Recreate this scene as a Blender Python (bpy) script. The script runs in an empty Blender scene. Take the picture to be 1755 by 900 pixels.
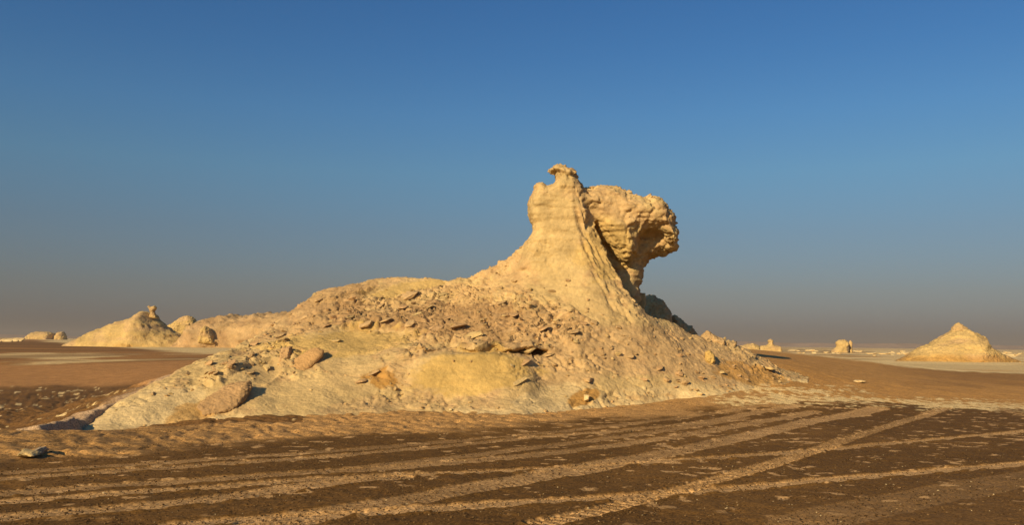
import bpy, bmesh, math, random
import numpy as np
from mathutils import Vector, Matrix
from mathutils.bvhtree import BVHTree
R = math.radians
scene = bpy.context.scene
C = scene.collection

# ------------------------------------------------------------------ camera
FPX = 1500.0; CX = 877.5; CY = 450.0; CAMH = 1.7
PITCH = math.atan(138.5/FPX); ROLL = math.atan(21/1755)
fw = np.array([0, math.cos(PITCH), math.sin(PITCH)])
up0 = np.array([0, -math.sin(PITCH), math.cos(PITCH)]); rt0 = np.array([1.0, 0, 0])
rt = math.cos(ROLL)*rt0 + math.sin(ROLL)*up0
up = math.cos(ROLL)*up0 - math.sin(ROLL)*rt0
cd = bpy.data.cameras.new('camera'); cam = bpy.data.objects.new('camera', cd); C.objects.link(cam)
m = Matrix(((rt[0], up[0], -fw[0], 0), (rt[1], up[1], -fw[1], 0), (rt[2], up[2], -fw[2], CAMH), (0, 0, 0, 1)))
cam.matrix_world = m
cd.sensor_width = 36; cd.lens = 36*FPX/1755; cd.clip_start = 0.1; cd.clip_end = 30000
scene.camera = cam

# ------------------------------------------------------------------ sky, sun, exposure
SUN_EL = 22.0
SUN_TO = math.radians(55)          # light travels towards +x and +y
w = bpy.data.worlds.new('World'); scene.world = w; w.use_nodes = True
nt = w.node_tree; bgn = nt.nodes['Background']
sky = nt.nodes.new('ShaderNodeTexSky'); sky.sky_type = 'NISHITA'; sky.sun_disc = False
sdx, sdy = -math.cos(SUN_TO), -math.sin(SUN_TO)     # direction towards the sun
sky.sun_elevation = R(SUN_EL); sky.sun_rotation = math.atan2(sdx, sdy)
sky.air_density = 1.0; sky.dust_density = 1.0; sky.ozone_density = 2.0; sky.altitude = 0
# hand-set tint painted over the sky model by height: grey haze low, blue above
tc = nt.nodes.new('ShaderNodeTexCoord'); sep = nt.nodes.new('ShaderNodeSeparateXYZ')
rmp = nt.nodes.new('ShaderNodeValToRGB')
nt.links.new(tc.outputs['Generated'], sep.inputs[0]); nt.links.new(sep.outputs['Z'], rmp.inputs[0])
SKYRAMP = [(0.0, (.405, .39, .48)), (0.022, (.39, .375, .48)), (0.059, (.42, .405, .46)), (0.125, (.43, .50, .57)), (0.191, (.43, .64, .73)), (0.254, (.37, .655, .84)),
           (0.316, (.30, .61, .86)), (0.369, (.265, .58, .86)), (1.0, (.25, .55, .84))]
el = rmp.color_ramp.elements
el[0].position = SKYRAMP[0][0]; el[0].color = (*SKYRAMP[0][1], 1)
el[1].position = SKYRAMP[-1][0]; el[1].color = (*SKYRAMP[-1][1], 1)
for p_, c_ in SKYRAMP[1:-1]:
    e = el.new(p_); e.color = (*c_, 1)
mx = nt.nodes.new('ShaderNodeMix'); mx.data_type = 'RGBA'; mx.blend_type = 'MULTIPLY'; mx.inputs[0].default_value = 1
nt.links.new(sky.outputs[0], mx.inputs[6]); nt.links.new(rmp.outputs[0], mx.inputs[7])
nt.links.new(mx.outputs[2], bgn.inputs[0]); bgn.inputs[1].default_value = 0.08
sl = bpy.data.lights.new('sun', 'SUN'); so = bpy.data.objects.new('sun', sl); C.objects.link(so)
sl.energy = 4.8; sl.angle = R(0.55); sl.color = (1.0, 0.755, 0.43)
ld = Vector((math.cos(SUN_TO)*math.cos(R(SUN_EL)), math.sin(SUN_TO)*math.cos(R(SUN_EL)), -math.sin(R(SUN_EL))))
so.rotation_euler = ld.to_track_quat('-Z', 'Y').to_euler(); so.location = (-30, -20, 20)
scene.view_settings.view_transform = 'Standard'; scene.view_settings.look = 'None'
scene.view_settings.gamma = 1; scene.view_settings.use_curve_mapping = False
scene.view_settings.exposure = 0.37

# ------------------------------------------------------------------ helpers: projection
def ray(px, py):
    d = fw + (px-CX)/FPX*rt + (CY-py)/FPX*up
    return d
def P(px, py, Y):
    d = ray(px, py); d = d*(Y/d[1])
    return np.array([d[0], d[1], CAMH+d[2]])
def proj(V):
    v = V - np.array([0, 0, CAMH])
    xc = v@rt; yc = v@up; zc = v@fw
    zc = np.where(zc > 0.1, zc, 0.1)
    return CX+FPX*xc/zc, CY-FPX*yc/zc
# ------------------------------------------------------------------ helpers: noise
def _h(ix, iy, iz, s):
    n = (ix.astype(np.uint32)*np.uint32(73856093)) ^ (iy.astype(np.uint32)*np.uint32(19349663)) ^ (iz.astype(np.uint32)*np.uint32(83492791)) ^ np.uint32((s*2654435761) & 0xffffffff)
    n ^= n >> np.uint32(15); n *= np.uint32(2246822519); n ^= n >> np.uint32(13); n *= np.uint32(3266489917); n ^= n >> np.uint32(16)
    return n.astype(np.float32)*np.float32(1/4294967296.0)
def vn(x, y, z, s=0):
    x = np.asarray(x, np.float64); y = np.asarray(y, np.float64); z = np.asarray(z, np.float64)
    x, y, z = np.broadcast_arrays(x, y, z)
    fx, fy, fz = np.floor(x), np.floor(y), np.floor(z)
    ix, iy, iz = fx.astype(np.int32), fy.astype(np.int32), fz.astype(np.int32)
    tx, ty, tz = (x-fx).astype(np.float32), (y-fy).astype(np.float32), (z-fz).astype(np.float32)
    tx = tx*tx*tx*(tx*(tx*6-15)+10); ty = ty*ty*ty*(ty*(ty*6-15)+10); tz = tz*tz*tz*(tz*(tz*6-15)+10)
    out = 0
    for a in (0, 1):
        wx = tx if a else 1-tx
        for b in (0, 1):
            wy = ty if b else 1-ty
            for c in (0, 1):
                wz = tz if c else 1-tz
                out = out + wx*wy*wz*_h(ix+a, iy+b, iz+c, s)
    return out*2-1
def fbm(x, y, z, o=4, s=0, g=0.5):
    t = 0; a = 1.0; f = 1.0; n = 0
    for k in range(o):
        t = t + a*vn(x*f+17.3*k, y*f-9.1*k, z*f+5.7*k, s+k); n += a; a *= g; f *= 2.03
    return t/n
def worley(x, y, z, s=0):
    fx, fy, fz = np.floor(x), np.floor(y), np.floor(z)
    ix, iy, iz = fx.astype(np.int32), fy.astype(np.int32), fz.astype(np.int32)
    F1 = np.full(x.shape, 9.0, np.float32); F2 = F1.copy(); ID = np.zeros(x.shape, np.float32)
    for a in (-1, 0, 1):
        for b in (-1, 0, 1):
            for c in (-1, 0, 1):
                jx, jy, jz = ix+a, iy+b, iz+c
                d = np.sqrt((jx+_h(jx, jy, jz, s)-x)**2+(jy+_h(jx, jy, jz, s+1)-y)**2+(jz+_h(jx, jy, jz, s+2)-z)**2)
                cl = d < F1
                F2 = np.where(cl, F1, np.minimum(F2, d)); ID = np.where(cl, _h(jx, jy, jz, s+3), ID); F1 = np.where(cl, d, F1)
    return F1, F2, ID
def sst(a, b, x):
    t = np.clip((x-a)/(b-a), 0, 1); return t*t*(3-2*t)
# ------------------------------------------------------------------ helpers: meshes
def mesh_np(name, V, Fc, mat=None, col=None, smooth=True):
    me = bpy.data.meshes.new(name)
    V = np.ascontiguousarray(V, np.float32); Fc = np.ascontiguousarray(Fc, np.int32); k = Fc.shape[1]; n = len(Fc)
    me.vertices.add(len(V)); me.vertices.foreach_set('co', V.ravel())
    me.loops.add(n*k); me.loops.foreach_set('vertex_index', Fc.ravel())
    me.polygons.add(n); me.polygons.foreach_set('loop_start', np.arange(0, n*k, k, dtype=np.int32))
    me.polygons.foreach_set('use_smooth', np.full(n, smooth, bool))
    me.update(calc_edges=True)
    if col is not None:
        a = me.color_attributes.new('Col', 'FLOAT_COLOR', 'POINT')
        a.data.foreach_set('color', np.concatenate([np.clip(col, 0, 1), np.ones((len(V), 1))], 1).astype(np.float32).ravel())
    if mat: me.materials.append(mat)
    return me
def link(name, me, parent=None, loc=(0, 0, 0)):
    o = bpy.data.objects.new(name, me); C.objects.link(o); o.location = loc
    if parent: o.parent = parent
    return o
def tag(o, label=None, cat=None, group=None, kind=None):
    if label: o['label'] = label
    if cat: o['category'] = cat
    if group: o['group'] = group
    if kind: o['kind'] = kind
    return o
def vnormals(V, Fq):
    n = np.cross(V[Fq[:, 2]]-V[Fq[:, 0]], V[Fq[:, 3 if Fq.shape[1] > 3 else 1]]-V[Fq[:, 1 if Fq.shape[1] > 3 else 0]])
    if Fq.shape[1] == 3: n = -n
    N = np.zeros_like(V)
    for k in range(Fq.shape[1]):
        for c in range(3): N[:, c] += np.bincount(Fq[:, k], n[:, c], len(V))
    return N/np.maximum(np.linalg.norm(N, axis=1, keepdims=True), 1e-9)
def surface_nets(F, org, h):
    ins = F < 0
    nx, ny, nz = F.shape
    cnt = np.zeros((nx-1, ny-1, nz-1), np.int8)
    for a in (0, 1):
        for b in (0, 1):
            for c in (0, 1): cnt += ins[a:nx-1+a, b:ny-1+b, c:nz-1+c]
    act = np.argwhere((cnt > 0) & (cnt < 8)); del cnt
    idx = np.full((nx-1, ny-1, nz-1), -1, np.int32); idx[act[:, 0], act[:, 1], act[:, 2]] = np.arange(len(act))
    acc = np.zeros((len(act), 3)); num = np.zeros(len(act))
    cor = [(a, b, c) for a in (0, 1) for b in (0, 1) for c in (0, 1)]
    val = {q: F[act[:, 0]+q[0], act[:, 1]+q[1], act[:, 2]+q[2]].astype(np.float64) for q in cor}
    for q in cor:
        for ax in range(3):
            if q[ax]: continue
            r = list(q); r[ax] = 1; r = tuple(r)
            a, b = val[q], val[r]; ok = (a < 0) != (b < 0)
            t = np.where(ok, a/np.where(ok, a-b, 1), 0)
            for c in range(3): acc[:, c] += np.where(ok, q[c]+(t if c == ax else 0), 0)
            num += ok
    V = (act+acc/num[:, None])*h+np.array(org)
    quads = []
    for ax in range(3):
        a = [slice(None)]*3; b = [slice(None)]*3; a[ax] = slice(0, -1); b[ax] = slice(1, None)
        A = ins[tuple(a)]; B = ins[tuple(b)]
        e = np.argwhere(A != B); o1, o2 = [(1, 2), (2, 0), (0, 1)][ax]
        e = e[(e[:, o1] > 0) & (e[:, o2] > 0) & (e[:, o1] < F.shape[o1]-1) & (e[:, o2] < F.shape[o2]-1)]
        q = []
        for s1, s2 in ((-1, -1), (0, -1), (0, 0), (-1, 0)):
            c = e.copy(); c[:, o1] += s1; c[:, o2] += s2; q.append(idx[c[:, 0], c[:, 1], c[:, 2]])
        q = np.stack(q, 1); inn = A[e[:, 0], e[:, 1], e[:, 2]]
        q[~inn] = q[~inn][:, ::-1]; quads.append(q)
    Q = np.concatenate(quads); Q = Q[(Q >= 0).all(1)]
    return V, Q
def compact(V, Q, keep):
    Q = Q[keep]; u = np.unique(Q); mp = np.full(len(V), -1); mp[u] = np.arange(len(u)); return V[u], mp[Q], u
def poly_sd(X, Z, pts):
    pts = np.asarray(pts, float); n = len(pts); d = np.full(X.shape, 1e9); ins = np.zeros(X.shape, bool)
    for i in range(n):
        a = pts[i]; b = pts[(i+1) % n]; e = b-a
        t = np.clip(((X-a[0])*e[0]+(Z-a[1])*e[1])/(e@e+1e-12), 0, 1)
        d = np.minimum(d, np.hypot(X-a[0]-t*e[0], Z-a[1]-t*e[1]))
        if a[1] != b[1]:
            c = ((a[1] > Z) != (b[1] > Z)) & (X < (b[0]-a[0])*(Z-a[1])/(b[1]-a[1])+a[0]); ins ^= c
    return np.where(ins, -d, d)
def pix_poly(pts, Y):
    return [(lambda q: (q[0], q[2]))(P(x, y, Y)) for x, y in pts]
# ------------------------------------------------------------------ materials
def nd(nt, t, **k):
    n = nt.nodes.new(t)
    for a, b in k.items(): setattr(n, a, b)
    return n
def rock_mat(name, base=None, s=1.0, bump=0.55, var=0.28, bdist=0.05):
    mt = bpy.data.materials.new(name); mt.use_nodes = True; nt = mt.node_tree; b = nt.nodes['Principled BSDF']
    b.inputs['Roughness'].default_value = 0.95; b.inputs['Specular IOR Level'].default_value = 0.12
    tc = nd(nt, 'ShaderNodeTexCoord')
    if base is None:
        src = nd(nt, 'ShaderNodeVertexColor', layer_name='Col').outputs[0]
    else:
        q = nd(nt, 'ShaderNodeRGB'); q.outputs[0].default_value = (*base, 1); src = q.outputs[0]
    n1 = nd(nt, 'ShaderNodeTexNoise'); n1.inputs['Scale'].default_value = 1.3*s; n1.inputs['Detail'].default_value = 8; n1.inputs['Roughness'].default_value = 0.65
    n2 = nd(nt, 'ShaderNodeTexNoise'); n2.inputs['Scale'].default_value = 9*s; n2.inputs['Detail'].default_value = 8; n2.inputs['Roughness'].default_value = 0.7
    for n in (n1, n2): nt.links.new(tc.outputs['Object'], n.inputs['Vector'])
    r1 = nd(nt, 'ShaderNodeMapRange'); r1.inputs[1].default_value = 0.3; r1.inputs[2].default_value = 0.7; r1.inputs[3].default_value = 1-var; r1.inputs[4].default_value = 1+var*0.6
    nt.links.new(n1.outputs[0], r1.inputs[0])
    r2 = nd(nt, 'ShaderNodeMapRange'); r2.inputs[1].default_value = 0.3; r2.inputs[2].default_value = 0.7; r2.inputs[3].default_value = 1-var*0.7; r2.inputs[4].default_value = 1+var*0.45
    nt.links.new(n2.outputs[0], r2.inputs[0])
    mu = nd(nt, 'ShaderNodeMath', operation='MULTIPLY'); nt.links.new(r1.outputs[0], mu.inputs[0]); nt.links.new(r2.outputs[0], mu.inputs[1])
    vm = nd(nt, 'ShaderNodeVectorMath', operation='SCALE'); nt.links.new(src, vm.inputs[0]); nt.links.new(mu.outputs[0], vm.inputs['Scale'])
    nt.links.new(vm.outputs[0], b.inputs['Base Color'])
    n3 = nd(nt, 'ShaderNodeTexNoise'); n3.inputs['Scale'].default_value = 5*s; n3.inputs['Detail'].default_value = 10; n3.inputs['Roughness'].default_value = 0.72
    nt.links.new(tc.outputs['Object'], n3.inputs['Vector'])
    v4 = nd(nt, 'ShaderNodeTexVoronoi', feature='F1'); v4.inputs['Scale'].default_value = 11*s; v4.inputs['Detail'].default_value = 2.0
    dn = nd(nt, 'ShaderNodeVectorMath', operation='MULTIPLY_ADD'); dn.inputs[1].default_value = (.12/s, .12/s, .12/s)
    nt.links.new(n3.outputs['Color'], dn.inputs[0]); nt.links.new(tc.outputs['Object'], dn.inputs[2]); nt.links.new(dn.outputs[0], v4.inputs['Vector'])
    hs = nd(nt, 'ShaderNodeMath', operation='MULTIPLY_ADD'); hs.inputs[1].default_value = -0.45
    nt.links.new(v4.outputs['Distance'], hs.inputs[0]); nt.links.new(n3.outputs[0], hs.inputs[2])
    bp = nd(nt, 'ShaderNodeBump'); bp.inputs['Strength'].default_value = bump; bp.inputs['Distance'].default_value = bdist
    nt.links.new(hs.outputs[0], bp.inputs['Height']); nt.links.new(bp.outputs[0], b.inputs['Normal'])
    return mt
def ground_mat():
    mt = bpy.data.materials.new('desert_floor'); mt.use_nodes = True; nt = mt.node_tree; b = nt.nodes['Principled BSDF']
    b.inputs['Roughness'].default_value = 0.95; b.inputs['Specular IOR Level'].default_value = 0.1
    tc = nd(nt, 'ShaderNodeTexCoord'); src = nd(nt, 'ShaderNodeVertexColor', layer_name='Col').outputs[0]
    n1 = nd(nt, 'ShaderNodeTexNoise'); n1.inputs['Scale'].default_value = 28; n1.inputs['Detail'].default_value = 5; n1.inputs['Roughness'].default_value = 0.8
    v1 = nd(nt, 'ShaderNodeTexVoronoi'); v1.inputs['Scale'].default_value = 42
    n2 = nd(nt, 'ShaderNodeTexNoise'); n2.inputs['Scale'].default_value = 1.7; n2.inputs['Detail'].default_value = 7; n2.inputs['Roughness'].default_value = 0.65
    for n in (n1, v1, n2): nt.links.new(tc.outputs['Object'], n.inputs['Vector'])
    r1 = nd(nt, 'ShaderNodeMapRange'); r1.inputs[1].default_value = 0.3; r1.inputs[2].default_value = 0.7; r1.inputs[3].default_value = 0.4; r1.inputs[4].default_value = 1.65
    nt.links.new(n1.outputs[0], r1.inputs[0])
    sp = nd(nt, 'ShaderNodeSeparateColor'); nt.links.new(v1.outputs['Color'], sp.inputs[0])
    r3 = nd(nt, 'ShaderNodeMapRange'); r3.inputs[3].default_value = 0.7; r3.inputs[4].default_value = 1.25
    nt.links.new(sp.outputs[0], r3.inputs[0])
    r2 = nd(nt, 'ShaderNodeMapRange'); r2.inputs[1].default_value = 0.3; r2.inputs[2].default_value = 0.7; r2.inputs[3].default_value = 0.82; r2.inputs[4].default_value = 1.15
    nt.links.new(n2.outputs[0], r2.inputs[0])
    m1 = nd(nt, 'ShaderNodeMath', operation='MULTIPLY'); nt.links.new(r1.outputs[0], m1.inputs[0]); nt.links.new(r3.outputs[0], m1.inputs[1])
    m2 = nd(nt, 'ShaderNodeMath', operation='MULTIPLY'); nt.links.new(m1.outputs[0], m2.inputs[0]); nt.links.new(r2.outputs[0], m2.inputs[1])
    vm = nd(nt, 'ShaderNodeVectorMath', operation='SCALE'); nt.links.new(src, vm.inputs[0]); nt.links.new(m2.outputs[0], vm.inputs['Scale'])
    nt.links.new(vm.outputs[0], b.inputs['Base Color'])
    bp = nd(nt, 'ShaderNodeBump'); bp.inputs['Strength'].default_value = 0.6; bp.inputs['Distance'].default_value = 0.012
    nt.links.new(n1.outputs[0], bp.inputs['Height']); nt.links.new(bp.outputs[0], b.inputs['Normal'])
    return mt
M_ROCK = rock_mat('chalk_rock'); M_FAR = rock_mat('far_chalk_rock', s=0.25, bdist=0.3)
M_GROUND = ground_mat()
PALE = np.array([0.55, 0.40, 0.18]); YEL = np.array([0.53, 0.36, 0.12]); TAN = np.array([0.51, 0.345, 0.165])
BRN = np.array([0.41, 0.262, 0.125]); ORG = np.array([0.42, 0.22, 0.05]); WHT = np.array([0.67, 0.505, 0.25])

# ------------------------------------------------------------------ ground height
GU = [-700, 0, 160, 300, 400, 700, 1000, 1180, 1250, 1340, 1480, 1600, 1755, 2400]
GY = [0, 8, 12, 14, 16, 18, 20, 22, 25, 30, 36, 43, 50, 60, 80, 120, 200, 400, 1000, 7000]
GZ = {
 -700: [0, 0, 0, .03, .05, -.3, -.6, -.75, -.8, -.8, -.8, -.75, -.45, .0, -.35, -.35, -.2, -.2, -.2, 0],
 0:    [0, 0, 0, .03, .05, -.35, -.65, -.75, -.8, -.8, -.8, -.75, -.45, .02, -.35, -.35, -.2, -.2, -.2, 0],
 160:  [0, 0, 0, .02, .05, -.2, -.42, -.6, -.75, -.8, -.8, -.7, -.3, .1, -.25, -.35, -.2, -.2, -.2, 0],
 300:  [0, 0, 0, 0, .02, -.08, -.22, -.4, -.5, -.7, -.7, -.5, -.1, .25, .0, -.35, -.2, -.2, -.2, 0],
 400:  [0, 0, 0, 0, 0, 0, -.05, -.15, -.4, -.6, -.6, -.4, .05, .35, .1, -.35, -.2, -.2, -.2, 0],
 700:  [0, 0, 0, 0, 0, 0, .03, .06, 0, -.3, -.5, -.3, .1, .3, .0, -.4, -.8, -1, -.8, 0],
 1000: [0, 0, 0, 0, 0, 0, 0, .02, .12, .3, .5, .5, .6, .5, .0, -.8, -1, -1.2, -1, 0],
 1180: [0, 0, 0, 0, 0, 0, 0, .03, .38, 1.2, 1.35, 1.45, 1.55, 1.4, -.3, -1, -1, -1.2, -1, 0],
 1250: [0, 0, 0, 0, 0, 0, 0, .03, .38, 1.25, 1.4, 1.5, 1.57, 1.3, -.3, -1, -1, -1.2, -1, 0],
 1340: [0, 0, 0, 0, 0, 0, 0, .02, .33, 1.1, 1.25, 1.33, 1.42, 1.1, -.6, -1, -1, -1.2, -1, 0],
 1480: [0, 0, 0, 0, 0, 0, 0, 0, .18, .55, .7, .85, 1.0, .8, -.6, -1, -1, -1.2, -1, 0],
 1600: [0, 0, 0, 0, 0, 0, 0, 0, .08, .3, .4, .5, .55, .3, -.6, -1, -1, -1.2, -1, 0],
 1755: [0, 0, 0, 0, 0, 0, 0, 0, 0, .05, .15, .28, .3, .1, -.7, -1, -1, -1.2, -1, 0],
 2400: [0, 0, 0, 0, 0, 0, 0, 0, 0, .0, .05, .1, .1, .0, -.7, -1, -1, -1.2, -1, 0]}
_lg = np.linspace(math.log(4), math.log(7000), 700)
_tab = []
for u_ in GU: _tab.append(np.interp(_lg, np.log(np.maximum(GY, 3)), GZ[u_]))
_tab = np.array(_tab)
_uu = np.arange(-700, 2401, 10.0)
_tab = np.array([np.interp(_uu, GU, _tab[:, k]) for k in range(_tab.shape[1])]).T
def blur(A, n, ax):
    k = np.hanning(2*n+3)[1:-1]; k /= k.sum()
    A = np.apply_along_axis(lambda v: np.convolve(np.pad(v, n, mode='edge'), k, mode='valid'), ax, A); return A
_tab = blur(blur(_tab, 5, 0), 5, 1)
def bil(T, fu, fv):
    fu = np.clip(fu, 0, T.shape[0]-1.001); fv = np.clip(fv, 0, T.shape[1]-1.001)
    i = fu.astype(int); j = fv.astype(int); a = fu-i; b = fv-j
    return T[i, j]*(1-a)*(1-b)+T[i+1, j]*a*(1-b)+T[i, j+1]*(1-a)*b+T[i+1, j+1]*a*b
RIDGE = [P(57, 732, 16.9), P(127, 719, 19), P(190, 699, 20.6), P(255, 669, 22.6), P(292, 653, 24.2), P(330, 632, 26)]
def G0(x, y):
    yy = np.maximum(y, 0.5); u = CX+FPX*x/yy
    z = bil(_tab, (u+700)/10, (np.log(np.maximum(yy, 4))-_lg[0])/(_lg[1]-_lg[0]))
    ang = np.abs(np.arctan2(x, y)); wgt = 1-sst(R(42), R(60), ang)
    z = z*wgt
    r = np.hypot(x, y)
    z = z + 0.03*fbm(x*0.5, y*0.5, 0*x, 3, 3)*sst(14, 30, r) + 0.25*fbm(x*0.03, y*0.03, 0*x, 3, 9)*sst(70, 200, r)*(1-sst(1500, 4000, r))
    # low ridge left of the mound
    ry = [q[1] for q in RIDGE]; rx = np.interp(y, ry, [q[0] for q in RIDGE]); rz = np.interp(y, ry, [q[2] for q in RIDGE])
    rx = rx+0.10*vn(y*1.3, 0*y, 0*y, 5)
    dx = x-rx; ok = (y > 16) & (y < 28)
    prof = np.where(dx < 0, rz+.05+dx*0.32, rz+.05-dx*1.0); prof = prof - 3*np.maximum(16.9-y, 0) - 0.8*np.maximum(y-26, 0)
    z = np.where(ok, np.maximum(z, np.where(dx > 0.8, -9, prof)), z)
    gl = np.exp(-((dx-0.5)/0.32)**2)*sst(16.6, 17.6, y)*(1-sst(20.5, 23, y)); z = z-0.34*gl
    return z
def hit_ground(px, py, y0=5, y1=400):
    ys = np.exp(np.linspace(math.log(y0), math.log(y1), 1500)); d = ray(px, py)
    X = d[0]/d[1]*ys; Z = CAMH+d[2]/d[1]*ys; g = G0(X, ys); k = np.argmax(Z <= g)
    return np.array([X[k], ys[k], g[k]])

# ------------------------------------------------------------------ mound surface: knots (pixel row, depth) per column, foot to crest
MK = {
 112: [(760, 19), (760, 19.2), (760, 19.3), (760, 19.4), (760, 19.6), (760, 19.7)],
 160: [(735, 19), (733, 19.2), (731, 19.3), (729, 19.4), (727, 19.6), (726, 19.7)],
 205: [(731, 19.2), (722, 19.4), (713, 19.65), (706, 19.95), (699, 20.25), (694, 20.5)],
 270: [(727, 19.6), (710, 19.9), (694, 20.25), (679, 20.6), (664, 21.1), (655, 21.5)],
 350: [(720, 20.0), (698, 20.4), (676, 20.9), (656, 21.4), (632, 22.1), (614, 22.8)],
 400: [(716, 20.2), (690, 20.6), (665, 21.1), (640, 21.75), (612, 22.8), (591, 23.9)],
 440: [(713, 20.3), (687, 20.8), (662, 21.4), (634, 22.2), (598, 23.7), (573, 25.0)],
 480: [(710, 20.5), (684, 21.1), (657, 21.8), (624, 22.8), (577, 24.9), (545, 26.4)],
 550: [(706, 20.8), (680, 21.4), (645, 22.2), (600, 23.4), (545, 25.9), (499, 27.8)],
 600: [(702, 21), (682, 21.6), (640, 22.5), (597, 23.8), (540, 26.3), (485, 28.2)],
 655: [(699, 21.4), (683, 21.9), (625, 22.7), (592, 24), (535, 26.4), (474, 28.4)],
 690: [(698, 21.6), (682, 22.1), (606, 22.8), (592, 24.0), (533, 26.4), (476, 28.3)],
 770: [(706, 21.3), (684, 22.0), (606, 22.8), (595, 23.9), (535, 26.2), (480, 28)],
 820: [(709, 21.1), (684, 22.0), (606, 22.8), (596, 23.8), (525, 26.0), (465, 27.6)],
 870: [(711, 21.0), (684, 22.0), (607, 22.9), (597, 23.8), (512, 25.8), (440, 27.1)],
 905: [(710, 21.2), (684, 22.1), (612, 23.2), (590, 24.0), (500, 25.8), (408, 26.9)],
 930: [(706, 21.7), (676, 22.6), (620, 23.5), (575, 24.5), (480, 25.9), (372, 26.8)],
 960: [(704, 22.0), (668, 22.9), (620, 23.7), (560, 24.8), (455, 26.0), (330, 26.8)],
 985: [(703, 22.2), (664, 23.0), (618, 23.8), (552, 24.9), (430, 26.2), (312, 26.9)],
 1005: [(702, 22.4), (662, 23.1), (615, 23.9), (545, 25.0), (420, 26.2), (372, 26.6)],
 1022: [(701, 22.6), (660, 23.3), (612, 24.0), (545, 25.0), (450, 26.0), (425, 26.3)],
 1045: [(699, 22.9), (658, 23.5), (610, 24.2), (550, 25.0), (490, 25.7), (472, 26.0)],
 1075: [(696, 23.2), (655, 23.8), (610, 24.4), (560, 25.0), (527, 25.4), (512, 25.6)],
 1110: [(692, 23.5), (652, 24.0), (610, 24.6), (580, 24.95), (562, 25.25), (551, 25.5)],
 1150: [(686, 24.0), (650, 24.4), (615, 24.9), (590, 25.4), (572, 25.9), (560, 26.4)],
 1200: [(678, 24.4), (650, 24.9), (620, 25.4), (598, 26.0), (582, 26.6), (574, 27.1)],
 1240: [(671, 24.9), (648, 25.4), (624, 25.9), (606, 26.5), (592, 27.0), (583, 27.4)],
 1290: [(663, 25.7), (648, 26.1), (634, 26.5), (621, 26.9), (611, 27.4), (605, 27.8)],
 1340: [(652, 26.7), (647, 27.0), (643, 27.3), (639, 27.6), (635, 27.9), (632, 28.2)],
 1380: [(656, 27.3), (653, 27.6), (650, 27.9), (648, 28.2), (646, 28.5), (645, 28.8)]}
# the sliver behind the edge of the spur, right of it
SPUR = {985: (306, 27.0), 1005: (338, 26.95), 1022: (378, 26.7), 1045: (436, 26.4), 1075: (492, 26.0), 1110: (538, 26.0), 1150: (553, 26.9)}
UM = np.arange(100, 1401, 4.0); YM = np.arange(15, 36, 0.04)
def build_mound_table():
    cols = sorted(MK); kn = []
    for c in cols:
        pts = [P(c, py, Y) for py, Y in MK[c]]; row = [(q[1], q[2]) for q in pts]
        if c in SPUR:
            s = P(c, SPUR[c][0], SPUR[c][1]); row.append((max(s[1], row[-1][0]+0.12), s[2]))
        else: row.append((row[-1][0]+0.15, row[-1][1]-0.01))
        kn.append(row)
    kn = np.array(kn)                                     # cols, 7, (Y, Z)
    K = np.stack([np.stack([np.interp(UM, cols, kn[:, j, a]) for a in (0, 1)], 1) for j in range(7)], 1)
    T = np.zeros((len(UM), len(YM)))
    for i, u in enumerate(UM):
        ys = K[i, :, 0]; zs = K[i, :, 1]; yl, zl = ys[-1], zs[-1]
        drop = np.interp(u, [900, 985, 1090, 1150], [0, 1, 1, 0])
        ext_y = [ys[0]-2.5, *ys, yl+0.5, yl+2.0, yl+6.5, yl+12]
        ext_z = [zs[0]-1.1, *zs, zl-0.12-1.1*drop, zl-0.2*max(zl, 0)-0.35-1.9*drop, min(zl*0.35, 1.2)-0.5, -1.6]
        for k in range(1, len(ext_y)): ext_y[k] = max(ext_y[k], ext_y[k-1]+0.02)
        T[i] = np.interp(YM, ext_y, ext_z)
    return T
_MT = build_mound_table()
_MB = blur(blur(_MT, 5, 0), 8, 1); _MS = blur(blur(_MT, 1, 0), 2, 1)
wsh = np.interp(UM, [100, 640, 690, 900, 960, 980, 1120, 1180], [0, .0, .8, .8, .3, .9, .9, 0])[:, None]
_MT = _MB*(1-wsh)+_MS*wsh
_MT[UM < 112] = -3; _MT[UM > 1385] = -3
def H0(x, y):
    u = CX+FPX*x/y
    return bil(_MT, (u-UM[0])/4.0, (y-YM[0])/0.04)

def smin(a, b, k):
    h = np.clip(0.5+0.5*(b-a)/k, 0, 1); return b*(1-h)+a*h-k*h*(1-h)
def inflate_field(X, Y, Z, pts, Yc, T, Rr, tilt=0.0):
    sd = poly_sd(X[:, 0, :], Z[:, 0, :], pts)[:, None, :]
    q = np.maximum(1+sd/Rr, 0)
    xm = np.mean([p[0] for p in pts])
    return (np.sqrt(q**2+((Y-Yc-tilt*(X-xm))/T)**2)-1)*min(Rr, T)

TOWER = [(880, 470), (903, 425), (912, 400), (913, 388), (907, 374), (905, 350), (911, 336), (918, 314), (930, 313), (937, 319), (946, 317), (951, 306), (949, 299),
         (942, 297), (941, 290), (949, 285), (965, 285), (975, 290), (985, 293), (989, 302), (993, 314), (1002, 335), (1010, 370), (1016, 420), (990, 470)]
HEAD = [(975, 350), (990, 330), (1003, 325), (1025, 320), (1050, 320), (1075, 326), (1100, 336), (1125, 341), (1140, 350), (1149, 364), (1157, 378), (1159, 403), (1154, 420),
        (1143, 417), (1130, 408), (1118, 404), (1104, 400), (1095, 412), (1090, 436), (1076, 458), (1062, 448), (1045, 432), (1020, 405), (1000, 380)]
STEM = [(1000, 380), (1085, 385), (1130, 398), (1156, 412), (1160, 428), (1143, 438), (1126, 439), (1112, 447), (1104, 460), (1099, 478), (1095, 495), (1098, 512),
        (1092, 530), (1085, 575), (1020, 575), (1008, 480)]
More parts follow.
